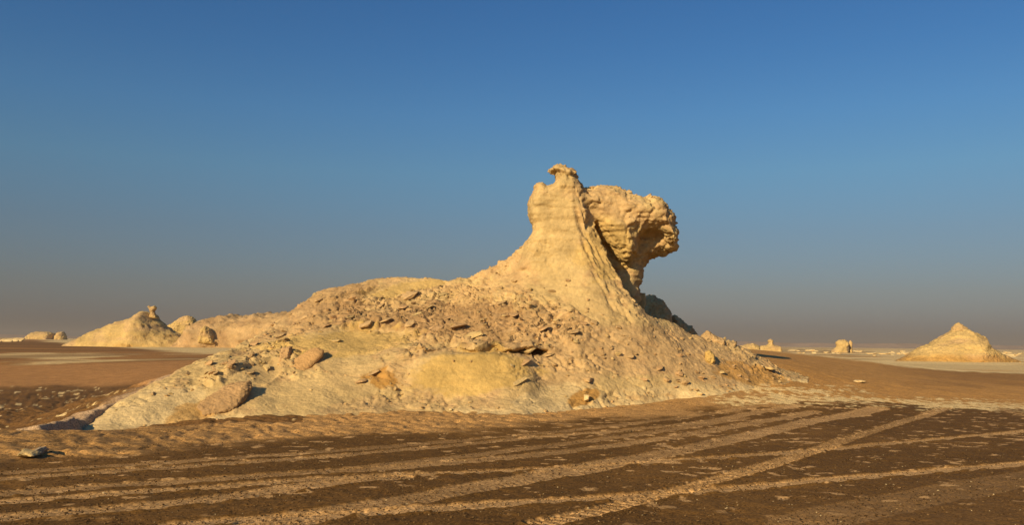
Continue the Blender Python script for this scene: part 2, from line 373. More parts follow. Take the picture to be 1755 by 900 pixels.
def build_main():
    h = 0.042
    x0, x1, y0, y1, z0, z1 = -10.2, 10.4, 16.2, 33.0, -0.9, 7.5
    xs = np.arange(x0, x1, h); ys = np.arange(y0, y1, h); zs = np.arange(z0, z1, h, dtype=np.float32)
    XX, YY = np.meshgrid(xs, ys, indexing='ij')
    H = H0(XX, YY)
    H = H+0.10*fbm(XX*0.7, YY*0.7, 0*XX, 3, 21)+0.035*fbm(XX*2.6, YY*2.6, H*2.6, 3, 25)
    gx, gy = np.gradient(H, h); sc = 1/np.sqrt(1+np.minimum(gx**2+gy**2, 9))
    F = ((zs[None, None, :]-H[:, :, None])*sc[:, :, None]).astype(np.float32)
    ia, ib = int((-0.6-x0)/h), int((6.0-x0)/h); ja, jb = int((24.5-y0)/h), int((32.0-y0)/h); ka = int((1.0-z0)/h)
    X, Y, Z = np.meshgrid(xs[ia:ib], ys[ja:jb], zs[ka:].astype(float), indexing='ij')
    S = F[ia:ib, ja:jb, ka:].astype(float)
    S = smin(S, inflate_field(X, Y, Z, pix_poly(TOWER, 27.0), 27.0, 0.75, 0.32), 0.20)
    # head: deep bulk, its underside cut back by the narrower stem
    n = 0.10*fbm(X*1.6, Y*1.6, Z*1.6, 3, 40)
    hd = inflate_field(X, Y, Z, pix_poly(HEAD, 27.7), 27.7, 1.15, 0.62, 0.06)+n
    st = inflate_field(X, Y, Z, pix_poly(STEM, 28.45), 28.45, 0.85, 0.45)+0.5*n
    S = smin(S, smin(hd, st, 0.12), 0.22)
    F[ia:ib, ja:jb, ka:] = S
    V, Q = surface_nets(F, (x0, y0, z0), h)
    # keep what stands above the ground (with a buried skirt)
    vz = V[:, 2]-G0(V[:, 0], V[:, 1])
    keep = (vz[Q] > -0.30).any(1)
    V, Q, _ = compact(V, Q, keep)
    return V, Q
def ell(px, py, cx, cy, rx, ry, rot=0):
    c, s = math.cos(R(rot)), math.sin(R(rot)); dx = px-cx; dy = py-cy
    return np.hypot((dx*c+dy*s)/rx, (-dx*s+dy*c)/ry)
def soft(e, n=0, a=0.82, b=1.06): return 1-sst(a, b, e+n)
V, Q = build_main()
print('main mesh', len(V), len(Q))
px, py = proj(V); x, y, z = V.T
nz = fbm(x*1.1, y*1.1, z*1.1, 4, 60)*0.5
smo = np.zeros(len(V))
for a in [(955, 420, 45, 110, -8), (1035, 535, 80, 26, 28), (800, 640, 120, 40, 0), (250, 700, 95, 30, -15), (600, 583, 110, 18, -4), (930, 672, 90, 32, -8), (700, 495, 80, 13, -12), (1040, 410, 45, 45, 30), (430, 650, 60, 22, -20), (1010, 660, 60, 22, 0), (600, 625, 60, 18, 0), (330, 690, 130, 24, -12), (540, 670, 130, 24, -4), (1150, 655, 110, 16, -4)]:
    smo = np.maximum(smo, soft(ell(px, py, *a), nz*0.5))
head = (z > 4.1) & (x > 2.0) & (y > 26.3)
rub = (1-smo)
foot = sst(-14, 22, np.interp(px, [120, 300, 600, 800, 1000, 1250, 1400], [735, 722, 698, 708, 702, 672, 655])-py)
rub = rub*(0.25+0.75*foot)
N = vnormals(V, Q)
# strata, joints and rubble
F1, F2, ID = worley(x*2.2, y*2.2, z*3.6+0.8*x, 70)
edge = np.clip((F2-F1)/0.22, 0, 1)
blk = (ID-0.5)
g1, g2, gid = worley(x*6.5, y*6.5, z*8, 80)
stones = np.clip(0.42-g1, 0, 1)*(gid > 0.55)
h1, h2, hid = worley(x*13, y*13, z*13, 90)
sm2 = np.clip(0.42-h1, 0, 1)*(hid > 0.5)
patch = sst(-0.15, 0.35, fbm(x*0.55, y*0.55, z*0.8, 3, 95))
N0 = N; patch = sst(-0.15, 0.35, fbm(x*0.55, y*0.55, z*0.8, 3, 95))
disp = rub*(0.06*blk*edge*patch - 0.05*(1-edge)*patch + 0.17*stones*(0.35+patch) + 0.085*sm2) + 0.05*fbm(x*2.2, y*2.2, z*3, 5, 100)*(0.4+0.8*rub) + 0.016*fbm(x*14, y*14, z*14, 3, 110)
bed = fbm(x*0.9+.3*z, y*0.9, z*7.0, 4, 111); disp = disp+0.075*bed*sst(0.75, 0.35, N[:, 2])
fc = np.clip(1-np.abs(fbm(x*2.1, y*2.1, z*2.6, 3, 112))*9, 0, 1)**2*sst(.0, .25, fbm(x*.9, y*.9, z*.9, 2, 113)); disp = disp-0.05*fc
F1b, F2b, IDb = worley(x*1.25, y*1.25, z*2.0+.5*x, 75)
disp = disp+rub*0.09*((IDb-0.5)*np.clip((F2b-F1b)/.1, 0, 1))*patch
# streaky shaded flank right of the spur edge, erosion pockets of the head
streak = soft(ell(px, py, 1035, 440, 30, 130, -20))*(~head)
disp = disp-0.20*streak*np.abs(fbm(x*4+z*1.8, y*4, z*1.1, 4, 120))
hb = head.astype(float)
p1, p2, pid = worley(x*1.9, y*1.9, z*2.4, 130)
q1, q2, qid = worley(x*7, y*7, z*6, 135); disp = disp-hb*0.07*(1-sst(.15, .4, q1))*(qid > .62)*sst(0, .2, fbm(x, y, z, 2, 136)+.1)
rg = 1-np.abs(fbm(x*1.3, y*1.3, z*1.8, 4, 150))*2.2
rg = np.clip(rg, 0, 1)**6
disp = disp+hb*(0.06*(pid-0.5)*np.clip((p2-p1)/0.12, 0, 1)*sst(2.6, 3.6, x)-0.09*rg*(0.35+0.65*sst(2.7, 3.5, x))+0.07*fbm(x*1.5, y*1.5, z*2.2, 4, 141)+0.018*fbm(x*7, y*7, z*7, 3, 140))
rib = soft(ell(px, py, 780, 545, 260, 62, 3), nz*0.4, .7, 1.1)
rib = np.maximum(rib, soft(ell(px, py, 430, 640, 150, 35, -25), nz*0.4, .7, 1.1)*.7)
uu = x*0.87+z*0.5; vv = -x*0.5+z*0.87
tq = fbm(uu*0.9, vv*1.9+y*0.9, y*0.5, 4, 155)*4.5; fr = tq-np.floor(tq)
disp = disp+rib*rub*0.17*(np.floor(tq)-0+np.clip(fr/0.12, 0, 1)-tq+0.5)
ck = np.clip(1-np.abs(fbm(uu*0.8, vv*3.0, y*1.0, 3, 156))*5, 0, 1)**3*sst(0.0, 0.3, fbm(x*.8, y*.8, z*.8, 2, 157))
disp = disp-rib*0.10*ck
for a_ in [(1121, 397, 13, 8, .24), (1139, 391, 11, 6, .16), (1094, 388, 5, 17, .22), (1087, 368, 5, 6, .14), (1151, 411, 7, 9, .2), (1128, 407, 8, 5, .2), (1059, 376, 16, 4, .08), (1107, 382, 5, 8, .15), (940, 350, 16, 4, .07), (944, 322, 7, 3, .06), (1115, 370, 4, 6, .12), (1070, 417, 10, 3, .05), (968, 297, 18, 2.6, .22), (936, 353, 22, 2.5, .14), (951, 308, 4, 7, .2), (1060, 352, 30, 3, .06), (1085, 400, 5, 14, .2), (1010, 380, 4, 22, .16), (1100, 372, 6, 3, .14), (1140, 372, 3, 9, .12)]:
    disp = disp-a_[4]*np.exp(-(ell(px+6*vn(x*6, y*6, z*6, 9), py+5*vn(x*7, y*7, z*7, 8), *a_[:4]))**2)*0.5*(y < 27.8)*(z > 3.5)
V = V+N*disp[:, None]
# jutting ledge above the smooth wall
lq = py+2.5*vn(px/35, 0*px, 0*px, 71); lm = sst(684, 700, px)*(1-sst(925, 945, px))*(y < 24.6)
V[:, 1] -= np.exp(-((lq-599)/3.2)**2)*lm*0.16*(0.8+0.6*vn(x*3, 0*x, 0*x, 7))
V[:, 1] += np.exp(-((lq-604.5)/2.6)**2)*lm*(0.22+0.22*sst(820, 890, px))
V[:, 1] += 0.45*np.exp(-((px-912)/20.0)**2-((py-606)/4.5)**2)*(y < 24.8)
x, y, z = V.T
# base colours
col = PALE[None, :]*np.ones((len(V), 1))
def mixc(col, c, wgt): wgt = np.clip(wgt, 0, 1)[:, None]; return col*(1-wgt)+c*wgt
n1 = fbm(x*0.8, y*0.8, z*1.2, 4, 200); n2 = fbm(x*2.5, y*2.5, z*4, 4, 210); n1 = n1+0.45*n2+0.25*fbm(x*8, y*8, z*12, 3, 215)
col = mixc(col, TAN, sst(-0.15, 0.35, n1)*0.8*(0.3+0.7*rub))
col = mixc(col, BRN, soft(ell(px, py, 540, 525, 110, 38, -18), n1)*0.75)
col = mixc(col, BRN*0.88, soft(ell(px, py, 800, 560, 190, 36, 3), n1+0.4*n2)*0.95)
col = mixc(col, TAN, soft(ell(px, py, 1150, 610, 190, 45, 14), n1*0.6)*0.9)
col = mixc(col, TAN, soft(ell(px, py, 960, 600, 80, 70, 0), n1*0.6)*0.8)
col = mixc(col, YEL, soft(ell(px, py, 800, 642, 118, 42), n1*0.4)*0.95)
col = mixc(col, YEL, soft(ell(px, py, 590, 590, 140, 22, -5), n1*0.5)*0.8)
col = mixc(col, YEL, soft(ell(px, py, 700, 497, 80, 14, -12), n1*0.5)*0.7)
col = mixc(col, YEL, soft(ell(px, py, 1040, 420, 50, 60), n1*0.5)*0.6)
col = mixc(col, WHT*0.95, soft(ell(px, py, 240, 702, 100, 28, -14), n1*0.5)*0.9)
col = mixc(col, WHT*0.92, soft(ell(px, py, 945, 685, 80, 24, -6), n1*0.5)*0.9)
col = mixc(col, WHT*0.9, soft(ell(px, py, 1150, 668, 90, 10, -4), n1*0.5)*0.7)
col = mixc(col, WHT, sst(16, 4, np.interp(px, [120, 300, 600, 800, 1000, 1250, 1400], [735, 722, 698, 708, 702, 672, 655])-py+14*n1)*0.75*((px < 420)+(px > 780)))
col = mixc(col, ORG, soft(ell(px, py, 655, 645, 44, 24, 5), n1*0.6+0.3*n2, 0.8, 0.95)*0.85)
col = mixc(col, ORG, soft(ell(px, py, 1000, 681, 28, 13, -18), n1*0.6, 0.8, 0.95)*0.85)
col = mixc(col, ORG*1.0, soft(ell(px, py, 1290, 640, 70, 20, 10), n1*0.6)*0.7)
col = mixc(col, ORG*1.05, soft(ell(px, py, 340, 710, 60, 16, -12), n1*0.8+0.3*n2)*0.6)
col = mixc(col, BRN*1.1, (0.45+0.5*sst(-0.1, 0.3, n2))*rub*stones*2.4)
col = mixc(col, BRN, rub*sst(0.1, 0.45, n2)*0.5)
NV = vnormals(V, Q)
def rock_part(name, mask, parent):
    Vp, Qp, u = compact(V, Q, mask); me = mesh_np(name, Vp, Qp, M_ROCK, col[u]); me.normals_split_custom_set_from_vertices(NV[u].tolist())
    return link(name, me, parent)
root = bpy.data.objects.new('rock_formation', None); C.objects.link(root)
qx, qy = proj(V); hm = (qx > np.interp(qy, [300, 335, 390, 440, 490, 540], [990, 1001, 1031, 1049, 1069, 1098])) & (qy < 528) & (y > 25.9) & (z > 2.6)
hq = hm[Q].all(1)
rock_part('mound', ~hq, root); hd_ = rock_part('head', hq, root)
tag(hd_, 'overhanging pitted block jutting right on a narrow shaded stem')
tag(root, 'huge pale yellow chalk formation like a crouching sphinx with a jutting head', 'rock formation')
tris = np.concatenate([Q[:, :3], Q[:, [0, 2, 3]]])
BV = BVHTree.FromPolygons(V.tolist(), tris.tolist(), all_triangles=True)

# ------------------------------------------------------------------ ground sheet
TR = [  # tyre tracks: pixel points seen in the photo -> places on the ground, half width, strength, tread
 ([(900, 905), (1000, 884), (1060, 868), (1160, 843), (1250, 818), (1330, 795), (1420, 765), (1500, 738), (1560, 720), (1625, 699)], .25, 1.0, 1.0),
 ([(250, 908), (330, 897), (600, 881), (900, 863), (1155, 848), (1400, 826), (1600, 808), (1755, 796), (1900, 786)], .25, .95, .5),
 ([(-60, 868), (0, 862), (205, 848), (359, 837), (600, 818), (923, 806), (1200, 787), (1346, 778), (1446, 769), (1600, 755), (1755, 740), (1900, 727)], .22, .85, .5),
 ([(-60, 893), (0, 887), (150, 878), (239, 871), (359, 858), (479, 840), (600, 825), (700, 816)], .30, .8, .7),
 ([(420, 905), (600, 876), (771, 845), (890, 824), (1010, 803), (1113, 783), (1200, 767), (1292, 746), (1394, 722), (1510, 699)], .42, .8, .8),
 ([(-60, 852), (0, 848), (137, 837), (308, 827), (600, 806), (805, 793), (1010, 771), (1155, 750), (1292, 726), (1400, 705)], .30, .62, .4),
 ([(-60, 829), (0, 823), (205, 807), (410, 795), (600, 780), (737, 768), (908, 751), (1079, 738), (1200, 726), (1292, 708), (1377, 694)], .26, .65, .4),
 ([(-60, 816), (0, 811), (308, 793), (600, 772), (942, 743), (1200, 712), (1300, 696)], .24, .5, .4),
 ([(560, 810), (805, 782), (1010, 757), (1155, 737), (1280, 716)], .28, .45, .2),
 ([(1350, 905), (1463, 877), (1600, 850), (1755, 821), (1900, 800)], .5, .28, .1)]
def build_ground():
    th = np.concatenate([np.linspace(-180, -46, 60, endpoint=False), np.linspace(-46, -34, 120, endpoint=False), np.linspace(-34, 34, 860, endpoint=False), np.linspace(34, 46, 120, endpoint=False), np.linspace(46, 180, 60, endpoint=False)])
    rr = np.concatenate([[0.5, 2, 4, 5.5], np.exp(np.arange(math.log(6.5), math.log(36), 0.0029)), np.exp(np.arange(math.log(36), math.log(9000), 0.014))])
    A, RR = np.meshgrid(R(1)*th, rr, indexing='ij'); nt_, nr = A.shape
    x = (RR*np.sin(A)).ravel(); y = (RR*np.cos(A)).ravel()
    z = G0(x, y); V = np.stack([x, y, z], 1)
    px, py = proj(V); front = (y > 3)
    px = np.where(front, px, -9999); py = np.where(front, py, 2000)
    r = np.hypot(x, y)
    n1 = fbm(x*0.35, y*0.35, 0*x, 4, 300); n2 = fbm(x*1.6, y*1.6, 0*x, 4, 310); n3 = fbm(x*6, y*6, 0*x, 3, 320); nf = fbm(x*0.02, y*0.05, 0*x, 4, 330)
    GRV = np.array([0.135, 0.069, 0.018]); SND = np.array([0.45, 0.26, 0.098]); BNK = np.array([0.44, 0.25, 0.088]); DUN = np.array([0.46, 0.245, 0.072])
    CH = np.array([0.82, 0.605, 0.275]); DRK = np.array([0.17, 0.088, 0.029])
    col = GRV[None]*np.ones((len(x), 1))
    col = mixc(col, GRV*1.45, sst(-0.2, 0.5, n1)*0.7)
    # --- sand bank below the mound
    top = np.interp(px, [0, 300, 600, 800, 1000, 1250, 1400], [735, 722, 700, 708, 704, 680, 668])
    bot = np.interp(px, [0, 150, 300, 600, 900, 1100, 1200, 1400], [792, 782, 768, 742, 727, 714, 705, 690])
    near = (y < 40) & front
    bank = sst(8, -8, py-(bot+14*n2+8*n1)) if False else 1-sst(-9, 9, py-(bot+14*n2+8*n1))
    bank = bank*near
    BK = BNK[None]*(1-0.35*(1-sst(200, 500, px))[:, None]) + 0*col
    pk = sst(-0.1, 0.5, n2)[:, None]; BK = BK*(1-pk*0.25)+SND*pk*0.25
    op = (sst(-.05, .3, n2+.4*n3)*(1-sst(250, 500, px))*sst(738, 760, py)*.6)[:, None]; BK = BK*(1-op)+np.array([.56, .31, .10])*op
    wb = bank[:, None]; col = col*(1-wb)+BK*wb
    # --- left valley
    lv = (px < 520) & (y > 18.5)
    col = np.where(lv[:, None], mixc(col, DRK, np.ones(len(x))), col)
    t1 = np.interp(px, [0, 150, 330, 400], [666, 661, 655, 645]); t2 = np.interp(px, [0, 100, 330, 420], [626, 625, 617, 614])
    dune = (1-sst(-4, 4, py-t1-6*n1))*sst(-2, 2, py-t2)*lv
    col = mixc(col, np.array([0.42, 0.215, 0.075]), dune)
    bl = lv*(1-sst(-2, 2, py-t2))
    col = mixc(col, np.array([0.33, 0.165, 0.05]), bl)
    col = mixc(col, CH*0.9, bl*sst(-.05, .2, 0.9*np.exp(-((py-613)/6)**2)*(1-sst(100, 260, px))-.3+.9*fbm(x*.12, y*.06, 0*x, 4, 345)*sst(600, 606, py))*0.75)
    col = mixc(col, DRK*1.1, bl*(1-sst(600, 605, py))*sst(583, 587, py)*sst(-.35, .0, nf+0.2-0.0*n1)*(1-sst(250, 400, px))*0.8)
    ed = np.interp(px, [0, 60, 120, 250, 350, 500], [580, 583, 590, 600, 605, 607])
    col = mixc(col, CH*0.85, bl*(1-sst(-1.5, 1.5, py-ed-4*nf))*0.95)
    col = mixc(col, DRK*1.15, (bl+0.25*dune)*sst(0.02, 0.3, fbm(x*.10, y*.05+3, 0*x, 4, 346))*0.6*sst(0, 3, py-ed))
    fl = sst(0.28, 0.42, fbm(x*4.5, y*2.4, 0*x, 4, 340)+0.35*fbm(x*.5, y*.3, 0*x, 3, 341)+0.22*np.exp(-((py-680)/9.0)**2)*sst(60, 200, px)-.16)
    col = mixc(col, CH*0.95, lv*(1-dune)*fl*sst(640, 668, py)*0.9)
    rx = np.interp(y, [q[1] for q in RIDGE], [q[0] for q in RIDGE]); rd = x-rx
    col = mixc(col, np.array([0.42, 0.29, 0.17]), ((y > 16.5) & (y < 28))*sst(-1.5, -0.1, rd+0.5*n2)*(1-sst(0.3, 0.9, rd)))
    # --- right side: dune and flats
    rz_ = (px > 1100) & (y > 25)
    cr = np.interp(px, [1290, 1480, 1560, 1640, 1755], [597, 618, 629, 636, 640])
    dn = rz_*(y < 64)
    col = np.where(dn[:, None] > 0, mixc(col, DUN, np.ones(len(x))), col)
    col = mixc(col, DRK*1.3, dn*(1-sst(-5, 25, py-cr-10-30*n1))*sst(1450, 1650, px)*0.6)
    wht = dn*0
    a1 = np.exp(-((py-(686+0*px))/7.0)**2)*sst(1190, 1300, px+30*n2)*(1-sst(1480, 1540, px))
    a2 = np.exp(-((py-(693+(px-1600)*0.04))/7.0)**2)*sst(1500, 1600, px)
    a3 = 0.7*np.exp(-((py-(668))/5.0)**2)*sst(1080, 1200, px)*(1-sst(1400, 1500, px))
    st = fbm(x*1.2, y*3.5, 0*x, 5, 350)
    st2 = fbm(x*7, y*5, 0*x, 3, 351)
    wht = np.clip((a1+a2+a3)*1.5+1.3*st+2.2*st2-0.55, 0, 1)*(y > 22)*(y < 45)*(a1+a2+a3 > 0.04)
    col = mixc(col, CH*0.93, sst(0.1, 0.6, wht)*0.9)
    far = np.maximum(sst(62, 70, y), (y > 36)*(1-sst(-1.5, 1.5, py-cr-1+2*n2))*(px > 1250))*(px > 560)*front
    col = mixc(col, CH*0.92, far)
    col = mixc(col, DRK*0.9, far*sst(0.12, 0.2, nf+0.25*np.exp(-((py-604)/3.5)**2)*(px < 1500)-0.02)*0.9*(1-sst(1200, 2500, r))*(1-.8*sst(1440, 1540, px)))
    col = mixc(col, DUN*1.2, far*sst(0.05, 0.25, fbm(x*0.03, y*0.08, 0*x, 4, 360))*0.5)
    # beyond 62 m elsewhere
    # --- tyre tracks
    dz = np.zeros(len(x)); tm = np.zeros(len(x)); idx = np.where((r < 34) & front & (py > 660))[0]
    xs, ys = x[idx], y[idx]
    for k, (pts, hw, stg, trd) in enumerate(TR):
        W = np.array([hit_ground(a, min(b, 905) if False else b)[:2] for a, b in pts])
        # resample smoothly
        t = np.r_[0, np.cumsum(np.hypot(*np.diff(W, axis=0).T))]; n = max(20, int(t[-1]/0.4)); tt = np.linspace(0, t[-1], n)
        Wx = blur(np.interp(tt, t, W[:, 0])[None], 3, 1)[0]; Wy = blur(np.interp(tt, t, W[:, 1])[None], 3, 1)[0]
        best = np.full(len(xs), 9.0); bs = np.zeros(len(xs)); bc = np.zeros(len(xs))
        for i in range(n-1):
            a = np.array([Wx[i], Wy[i]]); e = np.array([Wx[i+1], Wy[i+1]])-a; L = e@e
            sel = np.where((np.abs(xs-a[0]-e[0]/2) < 1.4+abs(e[0])) & (np.abs(ys-a[1]-e[1]/2) < 1.4+abs(e[1])))[0]
            if len(sel) == 0: continue
            q0 = (xs[sel]-a[0]); q1 = (ys[sel]-a[1]); tl = np.clip((q0*e[0]+q1*e[1])/L, 0, 1)
            d = np.hypot(q0-tl*e[0], q1-tl*e[1]); cr_ = (e[0]*q1-e[1]*q0)
            b = d < best[sel]; ss = sel[b]; best[ss] = d[b]; bs[ss] = tt[i]+tl[b]*math.sqrt(L); bc[ss] = np.sign(cr_[b])*d[b]
        c = best/(hw*0.72)
        wig = 0.12*vn(bs*0.8, 0*bs+k, 0*bs, 400)+0.12*n3[idx]
        band = 1-sst(0.8, 1.12, c+wig)
        band = 1-sst(0.9, 1.06, c+0.6*wig)
        tread = np.sin(2*np.pi*(bs+0.6*np.abs(bc))/(0.14 if k == 0 else 0.115))
        tread = tread*(0.5+0.5*(np.abs(c) > 0.35))
        brk = 0.75+0.25*sst(-0.4, 0.2, fbm(bs*0.5+k*9, bc*0.0, 0*bs, 3, 410))
        wm = band*stg*brk*(1-(0.6 if k == 0 else 0.34)*trd*(tread > 0.1))
        tm[idx] = np.maximum(tm[idx], wm)
        dz[idx] += band*(-0.015*stg+(0.016 if k == 0 else 0.005)*trd*tread*stg)+0.022*stg*np.exp(-((c-1.10)/0.15)**2)*(0.5+0.5*sst(-.3, .3, n3[idx]))
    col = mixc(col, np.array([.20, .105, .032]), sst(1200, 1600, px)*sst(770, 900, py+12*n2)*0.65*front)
    SNT = np.array([0.56, 0.34, 0.14])
    col = mixc(col, SNT, tm*(1-0.25*np.clip(n3, 0, 1)))
    # pale sand flecks lying on the gravel
    fk = fbm(x*4.2, y*4.6, 0*x, 4, 420)+0.16*n1
    fk = sst(0.46, 0.52, fk+0.12*(1-sst(745, 880, py)))*(r < 34)*front*(1-bank)*(1-sst(840, 900, py)*0.7)*(1-rz_*1.0)
    col = mixc(col, SNT*1.1, fk*0.8)
    # relief: footprints in the bank, pebbly ground, hummocks
    idx = np.where((bank > 0.02) & (r < 45))[0]
    f1, f2, fid = worley(x[idx]*3.0+0.25*n2[idx], y[idx]*2.0, 0*x[idx], 430)
    rip = np.sin(2*np.pi*(x[idx]*1.1+y[idx]*0.9+0.9*n2[idx]+0.6*n1[idx])*1.6)
    dz[idx] += bank[idx]*(-0.055*(1-sst(0.1, 0.45, f1))*(fid > 0.3)+0.016*rip+0.02*n2[idx])*(1-sst(900, 1150, px[idx])*0.75)
    dz += 0.012*n3*(r < 40)*(1-0.85*tm)+0.012*n2*(r < 60)
    hum = lv*(y < 60)*(1-dune); dz += hum*0.06*n2
    z = z+dz
    V = np.stack([x, y, z], 1)
    i = np.arange(nt_)[:, None]; j = np.arange(nr-1)[None]; i2 = (i+1) % nt_
    Qd = np.stack([(i*nr+j), (i*nr+j+1), (i2*nr+j+1), (i2*nr+j)], -1).reshape(-1, 4)
    return V, Qd, col
GV, GQ, gcol = build_ground()
print('ground', len(GV))
gr = link('ground', mesh_np('ground', GV, GQ, M_GROUND, gcol)); tag(gr, kind='structure')
del GV, GQ, gcol

# ------------------------------------------------------------------ single rocks
def rock_mesh(name, seed, dims=(1, 1, 1), npts=14, sub=2, rough=0.06, colr=TAN, flat=0.0, mat=None):
    rn = random.Random(seed); bm = bmesh.new()
    for _ in range(npts):
        v = Vector((rn.gauss(0, 1), rn.gauss(0, 1), rn.gauss(0, 1))).normalized()*(0.8+0.2*rn.random())
        if flat: v.z = max(-0.55, min(0.55, v.z))
        bm.verts.new(v)
    ret = bmesh.ops.convex_hull(bm, input=bm.verts)
    bmesh.ops.delete(bm, geom=[g for g in ret['geom_interior'] if isinstance(g, bmesh.types.BMVert)], context='VERTS')
    bmesh.ops.bevel(bm, geom=list(bm.edges), offset=0.06, segments=1, affect='EDGES')
    bmesh.ops.triangulate(bm, faces=bm.faces)
    if sub: bmesh.ops.subdivide_edges(bm, edges=bm.edges, cuts=sub, use_grid_fill=True); bmesh.ops.triangulate(bm, faces=bm.faces)
    bmesh.ops.recalc_face_normals(bm, faces=bm.faces)
    V = np.array([v.co for v in bm.verts]); bm.verts.index_update(); Fc = np.array([[v.index for v in f.verts] for f in bm.faces]); bm.free()
    n = fbm(V[:, 0]*2.2+seed, V[:, 1]*2.2, V[:, 2]*2.2, 4, seed)
    V = V*(1+rough*2*n[:, None]); V = V*np.array(dims)
    cc = fbm(V[:, 0]/dims[0]*1.5, V[:, 1]/dims[0]*1.5, V[:, 2]/dims[0]*1.5+seed, 3, seed+5)
    col = np.asarray(colr)[None]*(1+0.25*cc[:, None])
    return mesh_np(name, V, Fc, mat or M_ROCK, col, smooth=False)
def cast(px, py):
    d = ray(px, py); h = BV.ray_cast(Vector((0, 0, CAMH)), Vector(d).normalized())
    if h[0] is not None: return np.array(h[0]), np.array(h[1])
    g = hit_ground(px, py); return g, np.array([0, 0, 1.0])
def orient(nrm, spin, lean=0.6):
    n = Vector(nrm)*lean+Vector((0, 0, 1-lean)); n.normalize()
    q = n.to_track_quat('Z', 'Y'); return (q.to_matrix() @ Matrix.Rotation(spin, 3, 'Z')).to_euler()
def place_rock(kind, px, py, size, seed, label, cat, colr=TAN, spin=None, euler=None, sink=0.25, flat=0, npts=14, rough=0.06, group=None):
    """size = (width, depth, height) in pixels of the photo, turned to metres by the distance"""
    p, n = cast(px, py); s = p[1]/FPX
    dims = (size[0]*s/2, size[1]*s/2, size[2]*s/2)
    me = rock_mesh(kind, seed, dims, npts, 3, rough, colr, flat)
    o = link(kind, me); o.location = Vector(p)+Vector((0, 0, 1))*dims[2]*(1-2*sink)
    o.rotation_euler = euler if euler else (0, 0, spin or 0)
    tag(o, label, cat, group); return o
def plate(name, pts, Y, thick, tilt_x, label, cat, colr, seed=1, Rr=None, h=None, mat=None, group=None, parent=None, kindtag=True, amp=0.06, buried=None, strata=0, cells=14):
    """solid rock whose outline in a vertical plane at distance Y is pts (px), inflated to a real thickness"""
    pp = pix_poly(pts, Y); xs_ = [q[0] for q in pp]; zs_ = [q[1] for q in pp]
    W = max(xs_)-min(xs_); Hh = max(zs_)-min(zs_); h = h or max(W, Hh)/70; Rr = Rr or min(W, Hh)*0.25
    m_ = 3*h+amp
    X, Yg, Z = np.meshgrid(np.arange(min(xs_)-m_, max(xs_)+m_, h), np.arange(Y-thick-m_-max(0, tilt_x*Hh*1.1), Y+thick+m_-min(0, tilt_x*Hh*1.1), h), np.arange(min(zs_)-m_, max(zs_)+m_, h), indexing='ij')
    F = inflate_field(X, Yg+tilt_x*(Z-min(zs_)), Z, pp, Y, thick, Rr)
    F = F+amp*fbm(X/W*5, Yg/W*5, Z/W*5+seed, 4, 500+seed)
    V, Q = surface_nets(F, (X.min(), Yg.min(), Z.min()), h)
    N = vnormals(V, Q); s = cells/W
    w1, w2, wi = worley(V[:, 0]*s, V[:, 1]*s, V[:, 2]*s*1.6, 600+seed)
    V = V+N*(amp*(0.9*(wi-0.5)*np.clip((w2-w1)/0.25, 0, 1)-0.5*np.clip(0.15-(w2-w1), 0, 0.15)/0.15))[:, None]
    if strata:
        zq = V[:, 2]/strata+0.25*fbm(V[:, 0]*.15, V[:, 1]*.15, V[:, 2]*.15, 3, seed); fz_ = zq-np.floor(zq)
        V = V+N*(strata*0.35*(np.clip(fz_/0.25, 0, 1)-fz_)*(1-np.abs(N[:, 2])))[:, None]
    if buried is not None:
        V, Q, _ = compact(V, Q, (V[:, 2][Q] > buried).any(1))
    c = colr[None]*np.ones((len(V), 1)) if not callable(colr) else colr(V)
    base = np.array([(min(xs_)+max(xs_))/2, Y, min(zs_)])
    me = mesh_np(name, V-base, Q, mat or M_ROCK, c)
    o = link(name, me, parent, base)
    if parent is None and kindtag: tag(o, label, cat, group)
    return o
def far_col(seed, top=PALE*.5+YEL*.55, low=TAN*1.02):
    def f(V):
        n = fbm(V[:, 0]*0.25, V[:, 1]*0.25, V[:, 2]*0.7, 4, seed)
        c = top[None]*np.ones((len(V), 1)); return mixc(c, low, sst(-0.1, 0.35, n)*0.9)
    return f
def on(px, py, d=0.0):
    return cast(px, py)[0][1]+d
# dark slabs in the shade behind the neck
plate('fallen_rock', [(1101, 528), (1104, 512), (1114, 505), (1124, 503), (1130, 510), (1139, 515), (1147, 526), (1153, 537), (1153, 630), (1106, 630)], 33.0, 0.6, -0.2,
      'big shaded rock slab behind the neck, upper of the two dark slabs', 'rock slab', TAN, 3, group=None, h=0.03)
plate('fallen_rock', [(1151, 540), (1160, 540), (1170, 548), (1180, 556), (1188, 560), (1198, 578), (1204, 630), (1151, 630)], 33.2, 0.55, -0.2,
      'lower shaded rock slab leaning behind the slope, near the small pointed rock', 'rock slab', TAN, 4, h=0.03)
plate('rock_block', [(1093, 502), (1106, 503), (1107, 520), (1104, 530), (1090, 530), (1089, 515)], 28.7, 0.16, 0, 'small sunlit block wedged under the neck beside the dark slab', 'rock', PALE, 5, h=0.02, amp=0.02)
plate('pointed_rock', [(1196, 585), (1204, 574), (1212, 567), (1218, 571), (1228, 577), (1240, 581), (1243, 590), (1238, 600), (1200, 600)], on(1216, 582, .15), 0.4, 0, 'small pointed orange rock on the right shoulder of the mound', 'rock', TAN, 6, h=0.02, amp=0.03)
plate('tilted_rock', [(476, 640), (484, 628), (502, 612), (522, 598), (534, 595), (546, 602), (545, 612), (528, 632), (510, 648), (490, 652)], on(507, 640, .03), 0.15, -0.9, 'large tilted oval slab of orange rock leaning on the left slope', 'rock slab', np.array([.52, .315, .13]), 7, h=0.02, amp=0.013)
plate('rock_block', [(480, 596), (497, 594), (499, 612), (490, 622), (477, 622)], on(488, 612, .02), 0.17, -0.5, 'upright brown block standing just above the tilted oval slab', 'rock', BRN*1.2, 8, h=0.018, amp=0.02)
